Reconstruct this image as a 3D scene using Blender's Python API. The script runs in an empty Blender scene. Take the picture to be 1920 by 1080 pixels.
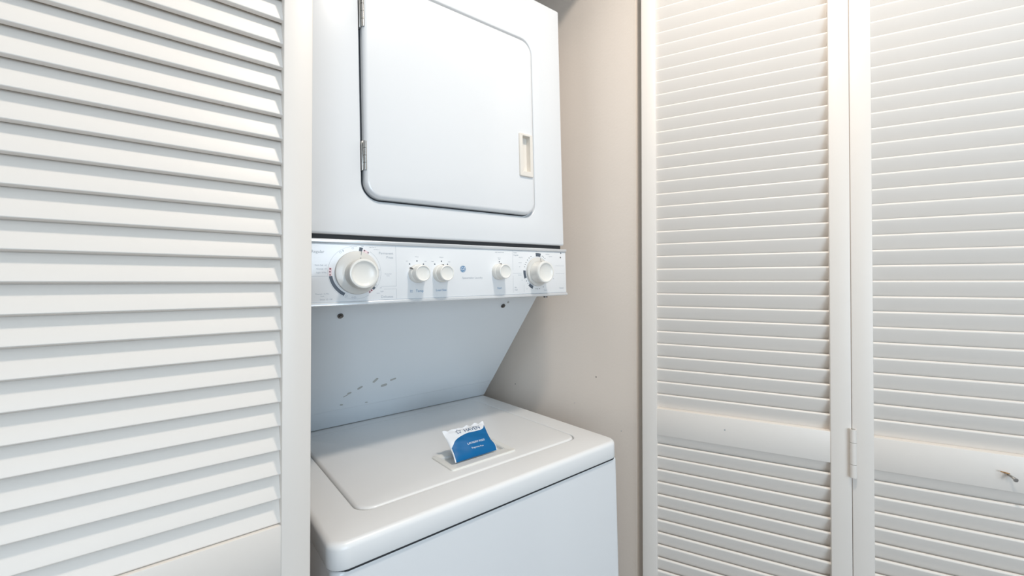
import bpy, bmesh, math, random
from mathutils import Vector, Matrix
random.seed(7)
S = bpy.context.scene
COL = S.collection
EYE = 1.25                                   # camera height above the floor

# ---------------------------------------------------------------- camera
cd = bpy.data.cameras.new('camera'); cam = bpy.data.objects.new('camera', cd); COL.objects.link(cam)
cd.sensor_width = 36.0; cd.lens = 807/1920*36
PITCH = 0.0102
yaw = math.atan2(.6396, .7687)
cam.rotation_euler = (math.pi/2 + PITCH, 0, -yaw)
cam.location = (0, 0, EYE)
cd.shift_y = -(540-520.77)/1920
cd.clip_start = .02
S.camera = cam

# ---------------------------------------------------------------- light and exposure
S.view_settings.view_transform = 'Standard'; S.view_settings.look = 'None'
S.view_settings.exposure = -0.05; S.view_settings.gamma = 1.0
S.view_settings.use_curve_mapping = False
w = bpy.data.worlds.new('world'); S.world = w; w.use_nodes = True
w.node_tree.nodes['Background'].inputs[0].default_value = (.70, .84, 1.0, 1)
w.node_tree.nodes['Background'].inputs[1].default_value = 1.0

def area(name, loc, target, sx, sy, power, col, shape='RECTANGLE'):
    l = bpy.data.lights.new(name, 'AREA'); l.shape = shape; l.size = sx
    if shape in ('RECTANGLE', 'ELLIPSE'): l.size_y = sy
    l.energy = power; l.color = col
    o = bpy.data.objects.new(name, l); COL.objects.link(o); o.location = loc
    o.rotation_euler = (Vector(target)-Vector(loc)).to_track_quat('-Z', 'Y').to_euler()
    return o
area('ceiling_lamp_light', (.45, .07, 2.38), (.45, .07, 0), .14, .14, 11.8, (1.0, .91, .81), 'DISK')
area('window_daylight', (-.55, -2.40, 1.35), (.35, 0, 1.25), 1.5, 1.5, 48.0, (.685, .84, .985))

# ---------------------------------------------------------------- materials
def mat(name, col, rough=.5, metal=0.0, coat=0.0, bump=0.0, bscale=40.0, vary=0.0, vscale=6.0, spec=.5):
    m = bpy.data.materials.new(name); m.use_nodes = True
    nt = m.node_tree; b = nt.nodes['Principled BSDF']
    b.inputs['Base Color'].default_value = (*col, 1); b.inputs['Roughness'].default_value = rough
    b.inputs['Metallic'].default_value = metal; b.inputs['Coat Weight'].default_value = coat
    b.inputs['Coat Roughness'].default_value = .08
    b.inputs['Specular IOR Level'].default_value = spec
    tc = nt.nodes.new('ShaderNodeTexCoord')
    if bump > 0:
        n = nt.nodes.new('ShaderNodeTexNoise'); n.inputs['Scale'].default_value = bscale; n.inputs['Detail'].default_value = 3
        nt.links.new(tc.outputs['Object'], n.inputs['Vector'])
        bp = nt.nodes.new('ShaderNodeBump'); bp.inputs['Strength'].default_value = bump; bp.inputs['Distance'].default_value = .002
        nt.links.new(n.outputs['Fac'], bp.inputs['Height']); nt.links.new(bp.outputs['Normal'], b.inputs['Normal'])
    if vary > 0:
        n = nt.nodes.new('ShaderNodeTexNoise'); n.inputs['Scale'].default_value = vscale; n.inputs['Detail'].default_value = 4
        nt.links.new(tc.outputs['Object'], n.inputs['Vector'])
        r = nt.nodes.new('ShaderNodeMapRange')
        r.inputs[3].default_value = 1-vary; r.inputs[4].default_value = 1+vary*.4
        nt.links.new(n.outputs['Fac'], r.inputs[0])
        mx = nt.nodes.new('ShaderNodeMix'); mx.data_type = 'RGBA'; mx.blend_type = 'MULTIPLY'
        mx.inputs[0].default_value = 1.0; mx.inputs[6].default_value = (*col, 1)
        nt.links.new(r.outputs[0], mx.inputs[7]); nt.links.new(mx.outputs[2], b.inputs['Base Color'])
    return m
M_DOOR = mat('white_satin_door_paint', (.80, .742, .682), .42, bump=.06, bscale=90, vary=.03, vscale=5)
M_WALL = mat('greige_wall_paint', (.88, .78, .69), .75, bump=.12, bscale=160, vary=.05, vscale=2.2)
M_ROOM = mat('pale_room_paint', (.78, .76, .72), .8, bump=.1, bscale=120, vary=.02)
M_CEIL = mat('white_ceiling_paint', (.84, .83, .81), .85, bump=.15, bscale=120)
M_ENAM = mat('white_appliance_enamel', (.785, .795, .805), .22, coat=.35, bump=.035, bscale=30)
M_TOPE = mat('white_porcelain_top', (.88, .875, .865), .33, coat=.15, bump=.03, bscale=60, vary=.02)
M_COLM = mat('white_painted_steel', (.73, .78, .82), .45, bump=.03, bscale=50, vary=.03)
M_PANL = mat('glossy_panel_overlay', (.82, .83, .84), .16, coat=.3)
M_LIPM = mat('satin_panel_rim', (.74, .76, .78), .22, metal=.35)
M_KNOB = mat('ivory_knob_plastic', (.84, .82, .77), .32, coat=.2)
M_SKRT = mat('pale_grey_dial_skirt', (.68, .66, .62), .3, coat=.2)
M_HAND = mat('cream_handle_plastic', (.80, .75, .68), .35)
M_CHRM = mat('hinge_steel', (.52, .51, .49), .28, metal=.95)
M_DARK = mat('dark_rubber_gap_shade', (.03, .032, .035), .7)  # rubber feet, holes, seams, and shade painted into the dryer door gap
M_SCRW = mat('dark_screw_steel', (.14, .135, .13), .35, metal=.8)
M_PGRY = mat('grey_panel_print', (.42, .45, .49), .5)
M_PBLU = mat('blue_panel_print', (.10, .24, .42), .5)
M_PDRK = mat('charcoal_panel_print', (.10, .12, .15), .5)
M_PRED = mat('dark_red_panel_print', (.22, .02, .05), .5)
M_PPNK = mat('pink_panel_print', (.84, .66, .68), .5)
M_PWHT = mat('white_print', (.85, .87, .9), .5)
M_NAVY = mat('navy_print', (.01, .07, .18), .5)
M_SCUF = mat('scuffed_grey_primer', (.42, .43, .42), .7)
M_FLOR = mat('brown_floor_tile', (.17, .12, .09), .45, vary=.3, vscale=8)
M_WOOD = mat('splintered_wood', (.42, .24, .10), .7)

# ---------------------------------------------------------------- helpers
def tag(o, label=None, cat=None, group=None, kind=None):
    if label: o['label'] = label
    if cat: o['category'] = cat
    if group: o['group'] = group
    if kind: o['kind'] = kind
    return o
def finish(me, m, smooth=True, ang=35):
    if m: me.materials.append(m)
    if smooth:
        for p in me.polygons: p.use_smooth = True
        me.set_sharp_from_angle(angle=math.radians(ang))
def obj(name, bm, m, parent=None, ang=35, smooth=True):
    bmesh.ops.recalc_face_normals(bm, faces=bm.faces[:])
    me = bpy.data.meshes.new(name); bm.to_mesh(me); bm.free(); finish(me, m, smooth, ang)
    o = bpy.data.objects.new(name, me); COL.objects.link(o)
    if parent: o.parent = parent
    return o
def empty(name, loc=(0, 0, 0), rot=None):
    o = bpy.data.objects.new(name, None); COL.objects.link(o); o.empty_display_size = .05
    if rot is not None: o.matrix_world = Matrix.Translation(loc) @ rot.to_4x4()
    else: o.location = loc
    return o
def box(bm, x0, x1, y0, y1, z0, z1, bev=0.0, seg=2):
    t = bmesh.new()
    vs = [t.verts.new((x, y, z)) for x in (x0, x1) for y in (y0, y1) for z in (z0, z1)]
    for f in ((0,1,3,2), (4,6,7,5), (0,4,5,1), (2,3,7,6), (0,2,6,4), (1,5,7,3)): t.faces.new([vs[i] for i in f])
    bmesh.ops.recalc_face_normals(t, faces=t.faces[:])
    if bev: bmesh.ops.bevel(t, geom=t.edges[:], offset=bev, segments=seg, profile=.5, affect='EDGES')
    merge(bm, t)
def merge(bm, t, mtx=None):
    if mtx is not None: t.transform(mtx)
    me = bpy.data.meshes.new('tmp'); t.to_mesh(me); t.free(); bm.from_mesh(me); bpy.data.meshes.remove(me)
def rrect(x0, x1, y0, y1, r, n=8):
    rs = r if isinstance(r, (list, tuple)) else [r]*4          # BL BR TR TL
    pts = []
    for (cx, cy, a0, rr) in ((x0+rs[0], y0+rs[0], 180, rs[0]), (x1-rs[1], y0+rs[1], 270, rs[1]), (x1-rs[2], y1-rs[2], 0, rs[2]), (x0+rs[3], y1-rs[3], 90, rs[3])):
        for i in range(n+1):
            a = math.radians(a0+90*i/n); pts.append((cx+rr*math.cos(a), cy+rr*math.sin(a)))
    return pts
def inset_ring(x0, x1, y0, y1, r, d, n=8):
    rs = r if isinstance(r, (list, tuple)) else [r]*4
    return rrect(x0+d, x1-d, y0+d, y1-d, [max(q-d, .0004) for q in rs], n)
def slab(bm, x0, x1, y0, y1, r, h0, h1, rnd, to3, n=8, seg=5):
    """rounded-rect plate in a 2D plane, from height h0 (flat) to h1 with its rim rolled over by rnd"""
    loops = [[to3(p[0], p[1], h0) for p in rrect(x0, x1, y0, y1, r, n)]]
    s = 1 if h1 > h0 else -1
    for i in range(seg+1):
        a = math.pi/2*i/seg
        loops.append([to3(p[0], p[1], h1-s*rnd*(1-math.sin(a))) for p in inset_ring(x0, x1, y0, y1, r, rnd*(1-math.cos(a)), n)])
    rows = [[bm.verts.new(v) for v in L] for L in loops]
    for A, B in zip(rows, rows[1:]):
        for i in range(len(A)): bm.faces.new((A[i], A[(i+1) % len(A)], B[(i+1) % len(A)], B[i]))
    bm.faces.new(rows[-1]); bm.faces.new(rows[0][::-1])
def prism(bm, poly, x0, x1, bev=0.0):
    """polygon in (y, z) extruded along x"""
    t = bmesh.new()
    a = [t.verts.new((x0, p[0], p[1])) for p in poly]; b = [t.verts.new((x1, p[0], p[1])) for p in poly]
    n = len(poly)
    for i in range(n): t.faces.new((a[i], a[(i+1) % n], b[(i+1) % n], b[i]))
    t.faces.new(a[::-1]); t.faces.new(b)
    bmesh.ops.recalc_face_normals(t, faces=t.faces[:])
    if bev: bmesh.ops.bevel(t, geom=t.edges[:], offset=bev, segments=2, profile=.5, affect='EDGES')
    merge(bm, t)
def lathe(bm, prof, c, n=40, axis='-y'):
    """profile of (radius, height); height grows along axis from c"""
    rows = []
    for r, h in prof:
        row = []
        for i in range(n):
            a = 2*math.pi*i/n; u, v = r*math.cos(a), r*math.sin(a)
            if axis == '-y': p = (c[0]+u, c[1]-h, c[2]+v)
            else: p = (c[0]+u, c[1]+v, c[2]+h)
            row.append(bm.verts.new(p))
        rows.append(row)
    for A, B in zip(rows, rows[1:]):
        for i in range(n): bm.faces.new((A[i], A[(i+1) % n], B[(i+1) % n], B[i]))
    bm.faces.new(rows[0][::-1]); bm.faces.new(rows[-1])
def cyl(bm, p0, p1, r, n=16):
    p0, p1 = Vector(p0), Vector(p1); d = (p1-p0); L = d.length
    t = bmesh.new(); bmesh.ops.create_cone(t, cap_ends=True, segments=n, radius1=r, radius2=r, depth=L)
    merge(bm, t, Matrix.Translation((p0+p1)/2) @ d.to_track_quat('Z', 'Y').to_matrix().to_4x4())
def text_mesh(name, s, size, extr=.00008, align='CENTER', spacing=1.0):
    c = bpy.data.curves.new('t', 'FONT'); c.body = s; c.size = size; c.extrude = extr
    c.align_x = align; c.align_y = 'CENTER'; c.resolution_u = 2; c.space_character = spacing
    o = bpy.data.objects.new('t', c); COL.objects.link(o)
    dg = bpy.context.evaluated_depsgraph_get(); dg.update()
    me = bpy.data.meshes.new_from_object(o.evaluated_get(dg)); me.name = name
    bpy.data.objects.remove(o); bpy.data.curves.remove(c)
    return me
def struct(name, boxes, m, label, bev=0.0):
    bm = bmesh.new()
    for b in boxes: box(bm, *b, bev=bev)
    return tag(obj(name, bm, m), label, kind='structure')

# ---------------------------------------------------------------- room and closet shell
WX = .862; WT = .12; CH = 2.44; HB = 2.10; FY = .585; BY = 1.45; LX = -.72
struct('floor', [(-1.6, 2.6, -2.7, 1.6, -.1, 0)], M_FLOR, 'brown tiled floor under the washer')
struct('ceiling', [(-1.6, 2.6, -2.7, 1.6, CH, CH+.1)], M_CEIL, 'white ceiling above the closet')
wr_ = struct('wall_right', [(WX, WX+WT, FY, BY, 0, CH)], M_WALL, 'greige closet side wall beside the stacked laundry unit')
struct('wall_back', [(LX, WX, BY, BY+.1, 0, CH)], M_WALL, 'greige closet back wall behind the laundry unit')
struct('wall_left', [(LX-WT, LX, FY, BY+.1, 0, CH)], M_WALL, 'greige closet wall on the far left, hidden by the louvred door')
struct('wall_front', [(WX+WT, 2.5, FY, FY+WT, 0, CH), (-1.5, LX-WT, FY, FY+WT, 0, CH), (LX, WX, FY, FY+WT, HB, CH)], M_ROOM, 'pale room wall around the closet opening with the header over it')
struct('wall_side', [(2.5, 2.6, -2.6, FY+WT, 0, CH)], M_ROOM, 'pale room wall on the right behind the open doors')
struct('wall_hall', [(-1.6, -1.5, -2.6, FY+WT, 0, CH)], M_ROOM, 'pale room wall left of the camera')
struct('wall_rear', [(-1.6, 2.6, -2.7, -2.6, 0, .60), (-1.6, 2.6, -2.7, -2.6, 2.10, CH), (-1.6, -1.30, -2.7, -2.6, .60, 2.10), (.20, 2.6, -2.7, -2.6, .60, 2.10)], M_ROOM, 'pale room wall with a window, behind the camera')
# nail holes on the closet side wall
for (y, z, r) in ((.703, -.240, .0016), (.776, -.321, .0010), (.627, -.356, .0012), (1.02, -.315, .0014)):
    bm = bmesh.new(); cyl(bm, (WX+.001, y, EYE+z), (WX-.0004, y, EYE+z), r, 10)
    obj('nail_hole', bm, M_DARK if r > .0012 else M_SCUF, wr_)

# ---------------------------------------------------------------- louvred doors
PIT = .02804; TH = .028; DW = .378; SW = .0318; ZB = .012; ZT = 2.065
RZ1 = EYE-.2815; RZ0 = RZ1-.0590
SL_A = math.radians(21); SL_L = .0334; SL_T = .0062; SL_R = [.0013, .0028, .0028, .0013]
def bmbox(*a, **k):
    bm = bmesh.new(); box(bm, *a, **k); return bm
def slat_mesh():
    pts = rrect(-SL_L/2, SL_L/2, -SL_T/2, SL_T/2, SL_R, 3)
    ca, sa = math.sin(SL_A), math.cos(SL_A)            # long axis: inner end (+y) high
    poly = [(u*ca - v*sa, u*sa + v*ca) for u, v in pts]
    bm = bmesh.new(); prism(bm, poly, SW-.003, DW-SW+.003)
    bmesh.ops.recalc_face_normals(bm, faces=bm.faces[:])
    me = bpy.data.meshes.new('slat'); bm.to_mesh(me); bm.free(); finish(me, M_DOOR)
    return me
SLAT = slat_mesh()
def louvred_door(name, loc, ang, label):
    r = empty(name, loc, Matrix.Rotation(ang, 3, 'Z')); tag(r, label, kind='structure')
    for x0 in (0, DW-SW):
        obj('stile', bmbox(x0, x0+SW, -TH/2, TH/2, ZB, ZT, bev=.0016), M_DOOR, r)
    for z0, z1 in ((ZB, .165), (RZ0, RZ1), (ZT-.105, ZT)):
        obj('rail', bmbox(SW-.001, DW-SW+.001, -TH/2+.0015, TH/2-.0015, z0, z1, bev=.0014), M_DOOR, r)
    for k in range(-45, 30):
        z = EYE+PIT*(k+.53)
        if z < .165+.012 or z > ZT-.105-.008: continue
        if -12.9 < k < -10.01 and not k == -13: continue
        o = bpy.data.objects.new('slat', SLAT); COL.objects.link(o); o.parent = r
        o.location = (0, random.uniform(-.0003, .0003), z+random.uniform(-.0003, .0003))
        o.rotation_euler = (math.radians(random.uniform(-.7, .7)), 0, 0)
    return r
d1 = louvred_door('door_1', (.1468-DW, .555+TH/2, 0), 0, 'white louvred closet door on the left, closed in front of the laundry unit')
d4 = louvred_door('door_4', (.1468-2*DW-.003, .555+TH/2, 0), 0, 'white louvred closet door leaf hinged left of the closed one, outside the frame')
# the right hand pair stands open, inner face towards the camera
ax = Vector((.8504-.9925, .5634-.2116, 0)).normalized(); ay = Vector((-ax.y, ax.x, 0))
H = Vector((.9925, .2116, 0)); RA = math.atan2(ax.y, ax.x)
oA = H - ay*TH/2 + ax*.0003; oB = H - ay*TH/2 - ax*(DW+.0003)
d2 = louvred_door('door_2', oA, RA, 'white louvred door leaf open against the right closet wall, small hole in its middle rail')
d3 = louvred_door('door_3', oB, RA, 'white louvred door leaf at the right edge with a broken knob screw in its middle rail')
# hinge between them (child of door_2)
bm = bmesh.new(); cyl(bm, (-.0014, TH/2+.0035, EYE-.3592), (-.0014, TH/2+.0035, EYE-.2702), .0036, 14)
box(bm, -.0012, .0004, -.004, TH/2+.003, EYE-.357, EYE-.272)
hg = obj('hinge', bm, M_CHRM, d2); hg['label'] = 'white painted three-knuckle butt hinge'
for z0, z1 in ((-.2705, -.2940), (-.2948, -.3340), (-.3348, -.3585)):
    bm = bmesh.new(); cyl(bm, (-.0014, TH/2+.0035, EYE+z1), (-.0014, TH/2+.0035, EYE+z0), .0052, 20)
    obj('knuckle', bm, M_DOOR, hg)
# hole in the rail of door_2, screw stub in the rail of door_3
bm = bmesh.new(); px = .2105; cyl(bm, (px, TH/2-.003, EYE-.3075), (px, TH/2-.0012, EYE-.3075), .0016, 12)
obj('screw_hole', bm, M_SCUF, d2)
stub = Vector((1.0683, .0239, 0)); sx = (stub-oB).dot(ax)
bm = bmesh.new(); cyl(bm, (sx, TH/2-.004, EYE-.3125), (sx-.003, TH/2+.012, EYE-.3155), .0017, 12)
cyl(bm, (sx-.003, TH/2+.012, EYE-.3155), (sx-.0031, TH/2+.0135, EYE-.3158), .0030, 14)
cyl(bm, (sx+.001, TH/2+.003, EYE-.311), (sx-.007, TH/2+.010, EYE-.3150), .0008, 8)
o = obj('knob_screw', bm, M_CHRM, d3); o['label'] = 'bare steel screw left where the knob broke off'
bm = bmesh.new(); cyl(bm, (sx+.001, TH/2-.002, EYE-.3115), (sx+.010, TH/2+.0035, EYE-.3080), .0009, 6)
cyl(bm, (sx-.001, TH/2, EYE-.311), (sx+.005, TH/2+.004, EYE-.3090), .0011, 6)
obj('wood_splinter', bm, M_WOOD, d3)

# ---------------------------------------------------------------- stacked washer and dryer
MB = Vector((.464, .607, -EYE))                       # base point in machine axes (measured from the camera)
R = Matrix(((.99951, -.02712, .01533), (.02738, .99947, -.01752), (-.01485, .01793, .99973))).transposed()
base = R @ MB + Vector((0, 0, EYE))
U = empty('laundry_unit', base, R)
tag(U, 'white stacked washer and dryer unit with a knobbed control panel, standing in the closet', 'washer dryer')
OFF = Matrix.Translation(-MB)
def part(name, bm, m, parent=None, label=None, ang=35):
    bm.transform(OFF); o = obj(name, bm, m, parent or U, ang)
    if label: o['label'] = label
    return o
XZ = lambda a, b, h: (a, h, b)          # plate in the front plane, h = y
XY = lambda a, b, h: (a, b, h)
# washer cabinet: front panel, body, feet
ZF = -EYE
bm = bmesh.new()
slab(bm, .1635, .7655, .6115, 1.36, [.016, .010, .004, .004], ZF+.035, -.3852, .006, XY, 8, 4)
washer_cab = part('washer_cabinet', bm, M_ENAM)
for x in (.20, .72):
    for y in (.66, 1.30):
        bm = bmesh.new(); lathe(bm, [(.018, 0), (.018, .008), (.008, .010), (.008, .045)], (x, y, ZF-.008 + (.016 if x < .4 else 0)*0), 16, 'z'); part('foot', bm, M_DARK)
bm = bmesh.new(); slab(bm, .1650, .7640, .6122, 1.35, [.020, .014, .004, .004], -.3885, -.3800, .0005, XY, 8, 2); part('top_seam', bm, M_DARK, label='dark seam under the washer top')
# washer top with a well for the lid
LX0, LX1, LY0, LY1 = .2225, .7085, .6745, 1.0900
def washer_top():
    bm = bmesh.new()
    x0, x1, y0, y1, zt, zb = .1600, .7680, .6070, 1.36, -.3470, -.3830
    rc = [.026, .026, .004, .004]; n = 10; rnd = .009; seg = 5
    loops = [[(p[0], p[1], zb) for p in inset_ring(x0, x1, y0, y1, rc, .001, n)], [(p[0], p[1], zb+.002) for p in rrect(x0, x1, y0, y1, rc, n)]]
    for i in range(seg+1):
        a = math.pi/2*i/seg
        loops.append([(p[0], p[1], zt-rnd*(1-math.sin(a))) for p in inset_ring(x0, x1, y0, y1, rc, rnd*(1-math.cos(a)), n)])
    hole = [(0.0, -.0000), (.0012, -.0012), (.0012, -.007)]
    for d, dz in hole:
        loops.append([(p[0], p[1], zt+dz) for p in rrect(LX0-.0036+d, LX1+.0040-d, LY0-.0030+d, LY1+.003-d, [.030, .030, .012, .012], n)])
    rows = [[bm.verts.new(v) for v in L] for L in loops]
    for A, B in zip(rows, rows[1:]):
        for i in range(len(A)): bm.faces.new((A[i], A[(i+1) % len(A)], B[(i+1) % len(A)], B[i]))
    bm.faces.new(rows[-1]); bm.faces.new(rows[0][::-1])
    return bm
wtop = part('washer_top', washer_top(), M_TOPE)
# lid with a pocket for the finger grip
GX0, GX1, GY0, GY1 = .4165, .5420, .7300, .7720
def lid():
    bm = bmesh.new(); n = 10; zt = -.3450; rnd = .0060
    r = [.028, .028, .010, .010]
    loops = [[(p[0], p[1], -.3535) for p in rrect(LX0, LX1, LY0, LY1, r, n)]]
    for i in range(6):
        a = math.pi/2*i/5
        loops.append([(p[0], p[1], zt-rnd*(1-math.sin(a))) for p in inset_ring(LX0, LX1, LY0, LY1, r, rnd*(1-math.cos(a)), n)])
    loops.append([(p[0], p[1], zt) for p in rrect(GX0, GX1, GY0, GY1, .004, n)])
    loops.append([(p[0], p[1], zt-.0055) for p in rrect(GX0, GX1, GY0, GY1, .004, n)])
    rows = [[bm.verts.new(v) for v in L] for L in loops]
    for A, B in zip(rows, rows[1:]):
        for i in range(len(A)): bm.faces.new((A[i], A[(i+1) % len(A)], B[(i+1) % len(A)], B[i]))
    bm.faces.new(rows[-1]); bm.faces.new(rows[0][::-1])
    return bm
lid_o = part('lid', lid(), M_TOPE, label='washer lid standing slightly proud of the top')
def lid_handle():
    bm = bmesh.new(); n = 6; zt = -.3450
    x0, x1, y0, y1 = .4025, .5555, .7035, .7870
    loops = [[(p[0], p[1], zt) for p in rrect(x0, x1, y0, y1, .006, n)],
             [(p[0], p[1], zt+.0022) for p in rrect(x0+.0004, x1-.0004, y0+.0004, y1-.0004, .0056, n)],
             [(p[0], p[1], zt+.0030) for p in rrect(x0+.0016, x1-.0016, y0+.0016, y1-.0016, .0050, n)],
             [(p[0], p[1], zt+.0026) for p in rrect(x0+.0085, x1-.0085, y0+.0085, y1-.0085, .0040, n)],
             [(p[0], p[1], zt+.0012) for p in rrect(GX0-.0015, GX1+.0015, GY0-.004, GY1+.0015, .004, n)],
             [(p[0], p[1], zt-.0052) for p in rrect(GX0+.0008, GX1-.0008, GY0+.0008, GY1-.0008, .0035, n)]]
    rows = [[bm.verts.new(v) for v in L] for L in loops]
    for A, B in zip(rows, rows[1:]):
        for i in range(len(A)): bm.faces.new((A[i], A[(i+1) % len(A)], B[(i+1) % len(A)], B[i]))
    bm.faces.new(rows[-1])
    return bm
part('lid_handle', lid_handle(), M_KNOB, lid_o, 'cream plastic finger grip let into the lid')
# slanted column carrying the dryer
bm = bmesh.new()
prism(bm, [(.8595, -.0290), (1.0810, -.2922), (1.0850, -.2955), (1.1262, -.3455), (1.36, -.3455), (1.36, .0900), (.7900, .0900), (.7900, -.0290)], .1660, .7645, bev=.0012)
column = part('support_column', bm, M_COLM, label='slanted white steel panel between the washer top and the dryer')
nrm = Vector((0, -(.3436-.0452), -(1.1245-.8728))).normalized()      # outward normal of the slope
sdir = Vector((0, (1.1245-.8728), -(.3436-.0452))).normalized()
for (x, y, z) in ((.2592, .8811, -.0550), (.6620, .8808, -.0547)):
    bm = bmesh.new(); c = Vector((x, y, z))
    cyl(bm, c-nrm*.001, c+nrm*.0022, .0058, 18); cyl(bm, c+nrm*.002, c+nrm*.0048, .0034, 6)
    part('screw', bm, M_SCRW, column)
bm = bmesh.new(); c = Vector((.6735, .8735, -.0462)); cyl(bm, c-nrm*.001, c+nrm*.0012, .0030, 12); part('screw_hole', bm, M_SCUF, column)
for (x, y, z, ln, wd, an) in ((.3806, 1.0238, -.2243, .017, .0048, 60), (.4076, 1.0395, -.2429, .016, .0062, 12), (.4267, 1.0283, -.2295, .015, .0042, 18), (.3474, 1.0361, -.2388, .014, .0045, 42), (.3251, 1.0449, -.2492, .010, .0045, 30), (.3180, 1.0500, -.2555, .012, .0020, 35), (.3139, 1.0709, -.2801, .008, .0030, -20), (.3761, 1.0763, -.2864, .007, .0026, -10)):
    bm = bmesh.new(); t = bmesh.new(); wd *= 1.5; slab(t, -ln/2, ln/2, -wd/2, wd/2, wd*.45, 0, .0002, .00004, XY, 3, 1)
    yy = -sdir; xx = Vector((1, 0, 0)); rot = Matrix((xx, yy, nrm)).transposed().to_4x4()
    on_slope = Vector((x, .8595+(y-.8595), 0)); on_slope.z = -.0290-(y-.8595)*(.2632/.2215)
    merge(bm, t, Matrix.Translation(on_slope+nrm*.0001) @ rot @ Matrix.Rotation(math.radians(an), 4, 'Z'))
    part('scuff_mark', bm, M_SCUF, column)

# dryer cabinet
def dryer_body():
    bm = bmesh.new(); n = 12; x0, x1, z0, z1 = .1640, .7695, .0925, .6836; yf = .7630
    loops = [[(p[0], 1.36, p[1]) for p in rrect(x0, x1, z0, z1, .0045, n)]]
    for i in range(5):
        a = math.pi/2*i/4
        loops.append([(p[0], yf+.0045*(1-math.sin(a)), p[1]) for p in inset_ring(x0, x1, z0, z1, .0046, .0045*(1-math.cos(a)), n)])
    cx0, cx1, cz0, cz1 = .2645, .6760, .1545, .5745; rr = .036
    for i in range(5):
        a = math.pi/2*i/4
        loops.append([(p[0], yf+.0025*(1-math.cos(a)), p[1]) for p in inset_ring(cx0-.0025, cx1+.0025, cz0-.0025, cz1+.0025, rr, .0025*math.sin(a), n)])
    loops.append([(p[0], yf+.0085, p[1]) for p in inset_ring(cx0, cx1, cz0, cz1, rr, .0012, n)])
    rows = [[bm.verts.new(v) for v in L] for L in loops]
    for A, B in zip(rows, rows[1:]):
        for i in range(len(A)): bm.faces.new((A[i], A[(i+1) % len(A)], B[(i+1) % len(A)], B[i]))
    bm.faces.new(rows[-1]); bm.faces.new(rows[0][::-1])
    return bm
bm = dryer_body()
dryer_cab = part('dryer_cabinet', bm, M_ENAM)
bm = bmesh.new(); box(bm, .168, .764, .772, 1.35, .078, .096); part('cabinet_seam', bm, M_DARK, label='dark seam under the dryer cabinet')
# dryer door (dark plate painting shade into the gap, then the door itself with rolled edge)
bm = bmesh.new(); slab(bm, .2672, .6706, .1572, .5675, .033, .7720, .7690, .0006, XZ, 12, 2)
part('door_gap_shade', bm, M_DARK, label='dark plate standing in for shade in the gap round the dryer door')
HX0, HX1, HZ0, HZ1 = .6215, .6615, .2455, .3450
def dryer_door():
    bm = bmesh.new(); n = 12; x0, x1, z0, z1 = .2690, .6690, .1590, .5660; r = .031; yf = .7535; rnd = .0085
    loops = [[(p[0], .7695, p[1]) for p in rrect(x0, x1, z0, z1, r, n)]]
    for i in range(7):
        a = math.pi/2*i/6
        loops.append([(p[0], yf+rnd*.9*(1-math.sin(a)), p[1]) for p in inset_ring(x0, x1, z0, z1, r, rnd*(1-math.cos(a)), n)])
    loops.append([(p[0], yf, p[1]) for p in rrect(HX0+.006, HX1-.004, HZ0+.006, HZ1-.004, .002, n)])
    loops.append([(p[0], yf+.0105, p[1]) for p in rrect(HX0+.006, HX1-.004, HZ0+.006, HZ1-.004, .002, n)])
    rows = [[bm.verts.new(v) for v in L] for L in loops]
    for A, B in zip(rows, rows[1:]):
        for i in range(len(A)): bm.faces.new((A[i], A[(i+1) % len(A)], B[(i+1) % len(A)], B[i]))
    bm.faces.new(rows[-1]); bm.faces.new(rows[0][::-1])
    return bm
door_o = part('dryer_door', dryer_door(), M_ENAM, label='rounded white dryer door')
def grip():
    bm = bmesh.new(); n = 5; yf = .7535
    def L(d, y, r, e=(0, 0, 0, 0)): return [(p[0], y, p[1]) for p in rrect(HX0+d+e[0], HX1-d-e[1], HZ0+d+e[2], HZ1-d-e[3], r, n)]
    loops = [L(0, yf, .003), L(.0004, yf-.0030, .003), L(.0016, yf-.0042, .0022),
             L(.0050, yf-.0042, .002, (.0035, .0030, .0065, 0)), L(.0058, yf-.0035, .002, (.0035, .0030, .0065, 0)), L(.0064, yf+.0095, .002, (.0035, .0030, .0065, 0))]
    rows = [[bm.verts.new(v) for v in q] for q in loops]
    for A, B in zip(rows, rows[1:]):
        for i in range(len(A)): bm.faces.new((A[i], A[(i+1) % len(A)], B[(i+1) % len(A)], B[i]))
    bm.faces.new(rows[-1])
    return bm
part('door_grip', grip(), M_HAND, door_o, 'cream plastic recessed finger grip')
for (z0, z1) in ((.2083, .2606), (.4650, .5200)):
    bm = bmesh.new(); box(bm, .2655, .2690, .7600, .7702, z0, z1, bev=.0004)
    hgd = part('door_hinge', bm, M_CHRM, door_o, 'steel piano-style hinge on the door edge')
    n = 4; dz = (z1-z0)/n
    for i in range(n):
        bm = bmesh.new(); cyl(bm, (.2700, .7565, z0+i*dz+.0004), (.2700, .7565, z0+(i+1)*dz-.0004), .0031, 14)
        part('knuckle', bm, M_CHRM, hgd)

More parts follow.
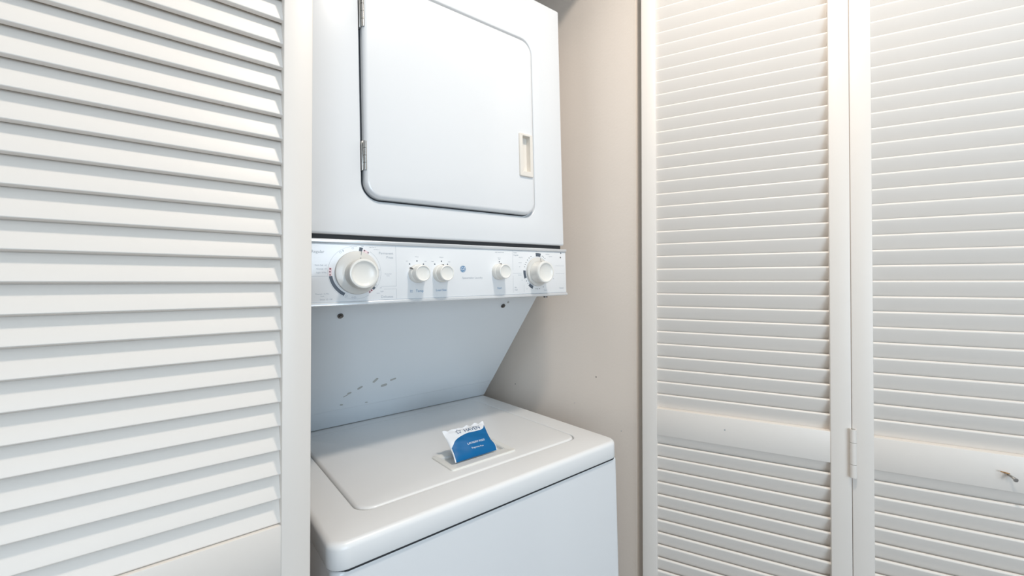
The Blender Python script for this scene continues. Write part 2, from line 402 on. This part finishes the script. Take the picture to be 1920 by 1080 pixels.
# control panel: rimmed body, overlay, print, knobs
PY = .7570
bm = bmesh.new()
prism(bm, [(.8700, -.0305), (.7540, -.0305), (.7525, -.0290), (.7535, -.0245), (PY, -.0235), (PY, .0755), (.7535, .0765), (.7530, .0815), (.7550, .0830), (.8000, .0830)], .1650, .7670, bev=.0006)
panel = part('control_panel', bm, M_LIPM, label='long white control panel with silvery rims')
bm = bmesh.new(); slab(bm, .1665, .7655, -.0228, .0748, .0015, PY+.0005, PY-.0010, .0004, XZ, 3, 2)
over = part('overlay', bm, M_PANL, panel)
PF = PY-.0010
ROT = Matrix(((1, 0, 0), (0, 0, -1), (0, 1, 0))).to_4x4()   # text x -> x, text y -> z, normal -> -y
def ptext(s, x, z, size, m=M_PGRY, align='CENTER', rot=0, sp=1.0):
    me = text_mesh('printed_lettering', s, size, align=align, spacing=sp)
    me.transform(OFF @ Matrix.Translation((x, PF-.0001, z)) @ ROT @ Matrix.Rotation(rot, 4, 'Z')); me.materials.append(m)
    o = bpy.data.objects.new('printed_lettering', me); COL.objects.link(o); o.parent = panel
    return o
def pdot(x, z, r, m, name='printed_mark'):
    bm = bmesh.new(); cyl(bm, (x, PF, z), (x, PF-.00015, z), r, 14); part(name, bm, m, panel)
def pline(x0, z0, x1, z1, wd=.0004, m=M_PGRY):
    bm = bmesh.new(); box(bm, min(x0, x1)-wd/2, max(x0, x1)+wd/2, PF-.00012, PF, min(z0, z1)-wd/2, max(z0, z1)+wd/2); part('printed_line', bm, m, panel)
def parc(cx, cz, r0, r1, a0, a1, m):
    bm = bmesh.new(); n = max(4, int(abs(a1-a0)/5)); rows = []
    for i in range(n+1):
        a = math.radians(a0+(a1-a0)*i/n); rows.append([bm.verts.new((cx+r*math.cos(a), y, cz+r*math.sin(a))) for r, y in ((r0, PF), (r0, PF-.00015), (r1, PF-.00015), (r1, PF))])
    for A, B in zip(rows, rows[1:]):
        for i in range(4): bm.faces.new((A[i], B[i], B[(i+1) % 4], A[(i+1) % 4]))
    bm.faces.new(rows[0]); bm.faces.new(rows[-1][::-1])
    part('printed_arc', bm, m, panel)
def big_knob(x, z, rs, rh, ptr, label, cdx=0.0, cdz=0.0):
    p0 = PF
    bm = bmesh.new()
    lathe(bm, [(rs, 0), (rs, .0035), (rs-.0008, .0048), (rs-.004, .0060), (rs-.008, .0072), (rh+.0015, .0080)], (x, p0, z), 64)
    k = part('dial_knob', bm, M_SKRT, U, label)
    bm = bmesh.new()
    lathe(bm, [(rh-.0005, .0075), (rh-.0008, .026), (rh+.0003, .029), (rh+.0002, .0325), (rh-.0008, .0345), (rh-.0025, .0352), (rh-.0040, .0350), (rh-.0052, .0338), (rh-.010, .0318), (.006, .0306), (.001, .0303)], (x+cdx, p0, z+cdz), 64)
    part('cap', bm, M_KNOB, k)
    bm = bmesh.new(); a = math.radians(ptr); t = bmesh.new()
    box(t, rh-.001, rs-.001, -.0004, .0004, 0, .0002)
    ang = Matrix.Rotation(a, 4, 'Z')
    slope = Matrix.Rotation(math.radians(6), 4, 'Y')
    for v in t.verts: v.co.z = .0082 - (v.co.x-rh)*(.0034/(rs-rh)) + v.co.z
    merge(bm, t, Matrix.Translation((x, p0, z)) @ ROT @ ang)
    part('pointer_line', bm, M_PDRK, k)
    return k
def small_knob(x, z, ptr, label):
    p0 = PF; bm = bmesh.new()
    lathe(bm, [(.0172, 0), (.0172, .010), (.0166, .0115), (.0160, .012)], (x, p0, z), 40)
    k = part('selector_knob', bm, M_KNOB, U, label)
    bm = bmesh.new()
    lathe(bm, [(.0156, .0118), (.0155, .025), (.0150, .0272), (.0138, .0280), (.0128, .0276), (.0122, .0268), (.008, .0255), (.001, .0250)], (x, p0, z), 40)
    part('cap', bm, M_KNOB, k)
    bm = bmesh.new(); t = bmesh.new(); box(t, .0110, .0205 if ptr > 100 else .0178, -.0009, .0009, .0060, .0126)
    merge(bm, t, Matrix.Translation((x, p0, z)) @ ROT @ Matrix.Rotation(math.radians(ptr), 4, 'Z'))
    part('pointer_line', bm, M_SCRW, k)
    return k
KX, KZ = .2490, .0258
big_knob(KX+.0028, KZ, .0376, .0250, 80, 'large washer cycle dial, leftmost knob on the panel', .0010, -.0026)
K4X = .6715
big_knob(K4X-.0005, .0272, .0335, .0246, 78, 'large dryer timer dial, rightmost knob on the panel', -.0035, -.0018)
small_knob(.3648, .0238, 148, 'small selector knob just right of the large washer dial')
small_knob(.4155, .0240, 90, 'small selector knob left of the round blue logo')
small_knob(.5570, .0272, 90, 'small selector knob left of the dryer timer dial')
# print round the washer dial
parc(KX, KZ, 0.0389, 0.0444, 188, 243, M_PDRK)
parc(KX, KZ, 0.0389, 0.0455, 72, 80, M_PDRK)
parc(KX, KZ, 0.0389, 0.0444, 316, 323, M_PDRK)
parc(KX, KZ, 0.0395, 0.0440, 56, 70, M_PPNK); parc(KX, KZ, 0.0395, 0.0444, 168, 187, M_PPNK); parc(KX, KZ, 0.0395, 0.0441, 303, 315, M_PPNK)
for a, m in ((67, M_PDRK), (57, M_PDRK), (171, M_PRED), (178, M_PRED), (185, M_PRED), (312, M_PRED), (306, M_PRED)):
    a = math.radians(a); pdot(KX+.0422*math.cos(a), KZ+.0422*math.sin(a), .0014, m)
parc(KX, KZ, 0.0456, 0.0459, 85, 300, M_PGRY); parc(KX, KZ, 0.0456, 0.0459, -40, 55, M_PGRY)
for s, a in (('O', 95), ('8', 118), ('O', 125), ('O', 6), ('-', 0), ('O', 328), ('O', 248), ('>', 262), ('O', 268)):
    b = math.radians(a); ptext(s, KX+.0426*math.cos(b), KZ+.0426*math.sin(b), .0052, M_PGRY, rot=b-math.pi/2)
ptext('Regular', .1985, .0610, .0068, M_PGRY, 'RIGHT')
ptext('Permanent', .3185, .0610, .0062, M_PGRY, 'RIGHT'); ptext('Press', .3185, .0535, .0062, M_PGRY, 'RIGHT')
ptext('Delicates', .3170, -.0178, .0062, M_PGRY, 'RIGHT')
ptext('Off', .2620, .0722, .0030); ptext('Light Soil  4', .2800, .0712, .0026); ptext('Normal  6', .2870, .0672, .0024)
for i, s in enumerate(('Extra Soil  14', 'Normal  10', 'Light  6 Min')): ptext(s, .2015, .0385-.0062*i, .0034, M_PGRY, 'RIGHT')
pline(.1680, .0200, .2030, .0200)
ptext('Prewash  16 Min', .2050, -.0095, .0032, M_PGRY, 'RIGHT'); ptext('Soak', .1970, -.0135, .0030, M_PGRY, 'RIGHT')
ptext('Drain  O  Off', .2100, -.0190, .0036, M_PGRY, 'RIGHT')
ptext('Normal Soil', .3080, .0235, .0026); ptext('Knits', .3080, .0200, .0026)
ptext('Off', .2935, -.0015, .0028); ptext('Light', .2960, -.0080, .0030); ptext('Gentle', .2890, -.0110, .0022)
pline(.3235, .0745, .3235, .0010); pline(.2950, .0010, .3235, .0010); pline(.3235, -.0220, .3235, -.0040); pline(.3000, -.0040, .3235, -.0040)
# selector labels
for (x, z) in ((.3640, .0255), (.4168, .0258)):
    for dx, dz in ((-.0135, .0165), (.0015, .0225), (.0150, .0165)): pdot(x+dx, z+dz, .0014, M_PDRK)
for (x, a, b, c) in ((.3640, 'Hot', 'Warm', 'Cold'), (.4168, 'Small', 'Medium', 'Large')):
    ptext(b, x+.0015, .0560, .0028); ptext(a, x-.0185, .0475, .0024); ptext(c, x+.0190, .0475, .0024)
ptext('Wash', .3530, -.0080, .0026, M_PBLU); ptext('Rinse', .3530, -.0105, .0026, M_PBLU)
ptext('Temp', .3700, -.0092, .0068, M_PBLU); ptext('Load Size', .4165, -.0090, .0062, M_PBLU)
pdot(.5610, .0492, .0014, M_PDRK); ptext('Push to', .5610, .0575, .0026); ptext('Start', .5610, .0545, .0026)
ptext('Start', .5600, -.0085, .0064, M_PBLU)
ptext('Large Capacity Dryer', .5620, .0700, .0028)
# round emblem and the line under it
bx, bz = .4676, .0330
parc(bx, bz, .0065, .0071, 0, 360, M_PBLU)
bm = bmesh.new(); cyl(bm, (bx, PF, bz), (bx, PF-.00015, bz), .0059, 28); part('emblem', bm, M_PBLU, panel, 'round blue emblem')
o = ptext('GE', bx, bz, .0088, M_PWHT); o.location.y -= .00022
for a in (20, 110, 200, 290): parc(bx+.0052*math.cos(math.radians(a)), bz+.0052*math.sin(math.radians(a)), .0006, .0011, 0, 300, M_PWHT)
ptext('Spacemaker Laundry', .4905, .0148, .0060, M_PGRY)
# print round the dryer timer
ZK = .0275
parc(K4X, ZK, .0360, .0440, 74, 96, M_PDRK); parc(K4X, ZK, .0360, .0430, 176, 202, M_PDRK); parc(K4X, ZK, .0360, .0430, 228, 248, M_PDRK)
parc(K4X, ZK, .0352, .0356, 40, 250, M_PGRY)
for a in (66, 59, 52, 118, 128, 138, 148, 156, 164, 212, 222, 262, 270, 278, 296): pdot(K4X+.0402*math.cos(math.radians(a)), ZK+.0402*math.sin(math.radians(a)), .0011, M_PDRK)
ptext('Auto', .6010, .0705, .0048, M_PGRY, 'LEFT'); ptext('Regular', .6010, .0650, .0048, M_PGRY, 'LEFT')
ptext('Air', .6020, -.0080, .0050, M_PGRY, 'LEFT'); ptext('Fluff', .6020, -.0135, .0050, M_PGRY, 'LEFT')
ptext('Timed', .7560, -.0125, .0055, M_PGRY, 'RIGHT')
for s, x, z in (('More Dry', .6220, .0600), ('Normal', .6200, .0480), ('60', .6180, .0385), ('Less Dry', .6180, .0200), ('20', .6240, .0080), ('10', .6380, -.0120), ('Off', .6700, .0745), ('Cool Down', .7050, .0690), ('Easy Care', .7150, .0640), ('Minutes', .6960, -.0165), ('70', .7230, .0100)): ptext(s, x, z, .0027)
pdot(.7495, .0728, .0019, M_PDRK); pdot(.7480, .0622, .0019, M_SCRW)
pline(.5985, .0745, .5985, .0300); pline(.5985, .0240, .6240, .0240); pline(.5985, -.0190, .5985, .0180); pline(.6300, -.0190, .6300, -.0020)
pline(.7300, .0420, .7600, .0420); pline(.7300, .0230, .7600, .0230)
bm = bmesh.new(); cyl(bm, (.7080, .7700, -.0300), (.7080, .7700, -.0345), .0050, 14); part('screw', bm, M_SCRW, panel)

# ---------------------------------------------------------------- detergent packet standing in the lid grip
def packet():
    W_, H_ = .0985, .0680
    m = bpy.data.materials.new('packet_film'); m.use_nodes = True; nt = m.node_tree; b = nt.nodes['Principled BSDF']
    b.inputs['Roughness'].default_value = .45; b.inputs['Specular IOR Level'].default_value = .3
    tc = nt.nodes.new('ShaderNodeTexCoord'); sp = nt.nodes.new('ShaderNodeSeparateXYZ'); nt.links.new(tc.outputs['UV'], sp.inputs[0])
    fc = nt.nodes.new('ShaderNodeFloatCurve'); nt.links.new(sp.outputs['X'], fc.inputs['Value'])
    cv = fc.mapping.curves[0]; P = ((0, .41), (.05, .47), (.164, .615), (.418, .721), (.697, .735), (.9, .76), (.97, .86), (1, .93))
    cv.points[0].location = P[0]; cv.points[1].location = P[-1]
    for p in P[1:-1]: cv.points.new(*p)
    fc.mapping.update()
    lt = nt.nodes.new('ShaderNodeMath'); lt.operation = 'LESS_THAN'; nt.links.new(sp.outputs['Y'], lt.inputs[0]); nt.links.new(fc.outputs[0], lt.inputs[1])
    # thin white side seams
    ab = nt.nodes.new('ShaderNodeMath'); ab.operation = 'GREATER_THAN'; ab.inputs[1].default_value = .022; nt.links.new(sp.outputs['X'], ab.inputs[0])
    ac = nt.nodes.new('ShaderNodeMath'); ac.operation = 'LESS_THAN'; ac.inputs[1].default_value = .985; nt.links.new(sp.outputs['X'], ac.inputs[0])
    m1 = nt.nodes.new('ShaderNodeMath'); m1.operation = 'MULTIPLY'; nt.links.new(lt.outputs[0], m1.inputs[0]); nt.links.new(ab.outputs[0], m1.inputs[1])
    m2 = nt.nodes.new('ShaderNodeMath'); m2.operation = 'MULTIPLY'; nt.links.new(m1.outputs[0], m2.inputs[0]); nt.links.new(ac.outputs[0], m2.inputs[1])
    mx = nt.nodes.new('ShaderNodeMix'); mx.data_type = 'RGBA'; mx.inputs[6].default_value = (.80, .82, .85, 1); mx.inputs[7].default_value = (.0, .125, .33, 1)
    nt.links.new(m2.outputs[0], mx.inputs[0]); nt.links.new(mx.outputs[2], b.inputs['Base Color'])
    bl = Vector((.4235, .7270, -.3418)); br = Vector((.5185, .7255, -.3418))
    ux = (br-bl).normalized(); upv = Vector((0, .049, .0445)).normalized(); nn = ux.cross(upv).normalized()     # nn points to the viewer and up
    if nn.y > 0: nn = -nn
    root = U
    Rm = Matrix((ux, upv, nn)).transposed()
    Wm = R.to_4x4() @ Rm.to_4x4(); Wm.translation = R @ bl + Vector((0, 0, EYE))
    e = bpy.data.objects.new('detergent_packet', None); COL.objects.link(e); e.matrix_world = Wm; e.empty_display_size = .03
    tag(e, 'small blue and white detergent packet propped in the washer lid grip', 'packet')
    nx, ny = 44, 34
    def surf(u, v, s):
        x = u*W_; y = v*H_
        edge = max(0, math.sin(math.pi*min(1, max(0, u))))**.55*max(0, math.sin(math.pi*min(1, v/.93)))**.55 if v < .93 else 0
        th = .0070*edge
        cr = .0010*math.sin(9*u+7*v)*math.sin(8*v-5*u)+.0007*abs(math.sin(6*u+7*v))
        z = s*(th+.0002)+cr*(.25+edge)
        if v > .92: z += .0018*math.sin(u*26)*(v-.92)/.08; y += .0014*math.sin(u*33+1)*(v-.92)/.08
        x -= .0022*math.sin(math.pi*v)*(u-.5)*2                      # waist pulled in by the filling
        if u > .8 and v < .35: x += .0035*math.sin(math.pi*v/.35)*(u-.8)/.2   # kinked lower right corner
        return (x, y, z)
    bm = bmesh.new(); uvl = bm.loops.layers.uv.new('UVMap')
    g = {}
    for s in (1, -1):
        for i in range(nx+1):
            for j in range(ny+1): g[s, i, j] = bm.verts.new(surf(i/nx, j/ny, s))
    def face(q):
        f = bm.faces.new([g[k] for k in q])
        for lp, k in zip(f.loops, q): lp[uvl].uv = (k[1]/nx, k[2]/ny)
    for i in range(nx):
        for j in range(ny):
            face([(1, i, j), (1, i+1, j), (1, i+1, j+1), (1, i, j+1)]); face([(-1, i, j), (-1, i, j+1), (-1, i+1, j+1), (-1, i+1, j)])
        face([(1, i, 0), (-1, i, 0), (-1, i+1, 0), (1, i+1, 0)]); face([(1, i, ny), (1, i+1, ny), (-1, i+1, ny), (-1, i, ny)])
    for j in range(ny):
        face([(1, 0, j), (1, 0, j+1), (-1, 0, j+1), (-1, 0, j)]); face([(1, nx, j), (-1, nx, j), (-1, nx, j+1), (1, nx, j+1)])
    obj('pouch', bm, m, e, 60)
    def wtext(s, u, v, size, mm, sp=1.0, name='printed_lettering', me=None):
        me = me or text_mesh(name, s, size, extr=.00005, spacing=sp)
        bmm = bmesh.new(); bmm.from_mesh(me)
        bmesh.ops.subdivide_edges(bmm, edges=[q for q in bmm.edges if q.calc_length() > .002], cuts=1)
        for vv in bmm.verts:
            x = u*W_+vv.co.x; y = v*H_+vv.co.y; z0 = vv.co.z
            vv.co = (x, y, surf(x/W_, y/H_, 1)[2]+.0003+z0)
        return obj(name, bmm, mm, e, smooth=False)
    wtext('HAVEN', .645, .835, .0124, M_NAVY, .95)
    wtext('LAUNDRY PODS', .585, .385, .0056, M_PWHT); wtext('Fragrance Free', .575, .235, .0048, M_PWHT)
    # five pointed star outline
    bm = bmesh.new(); o_, i_ = [], []
    for k in range(10):
        a = math.pi/2+k*math.pi/5; rr = .0066 if k % 2 == 0 else .0036
        o_.append(bm.verts.new((rr*math.cos(a), rr*math.sin(a), 0))); i_.append(bm.verts.new((rr*.74*math.cos(a), rr*.74*math.sin(a), 0)))
    for k in range(10): bm.faces.new((o_[k], o_[(k+1) % 10], i_[(k+1) % 10], i_[k]))
    me = bpy.data.meshes.new('star'); bm.to_mesh(me); bm.free()
    wtext('', .325, .865, 1, M_NAVY, name='star_emblem', me=me)
packet()
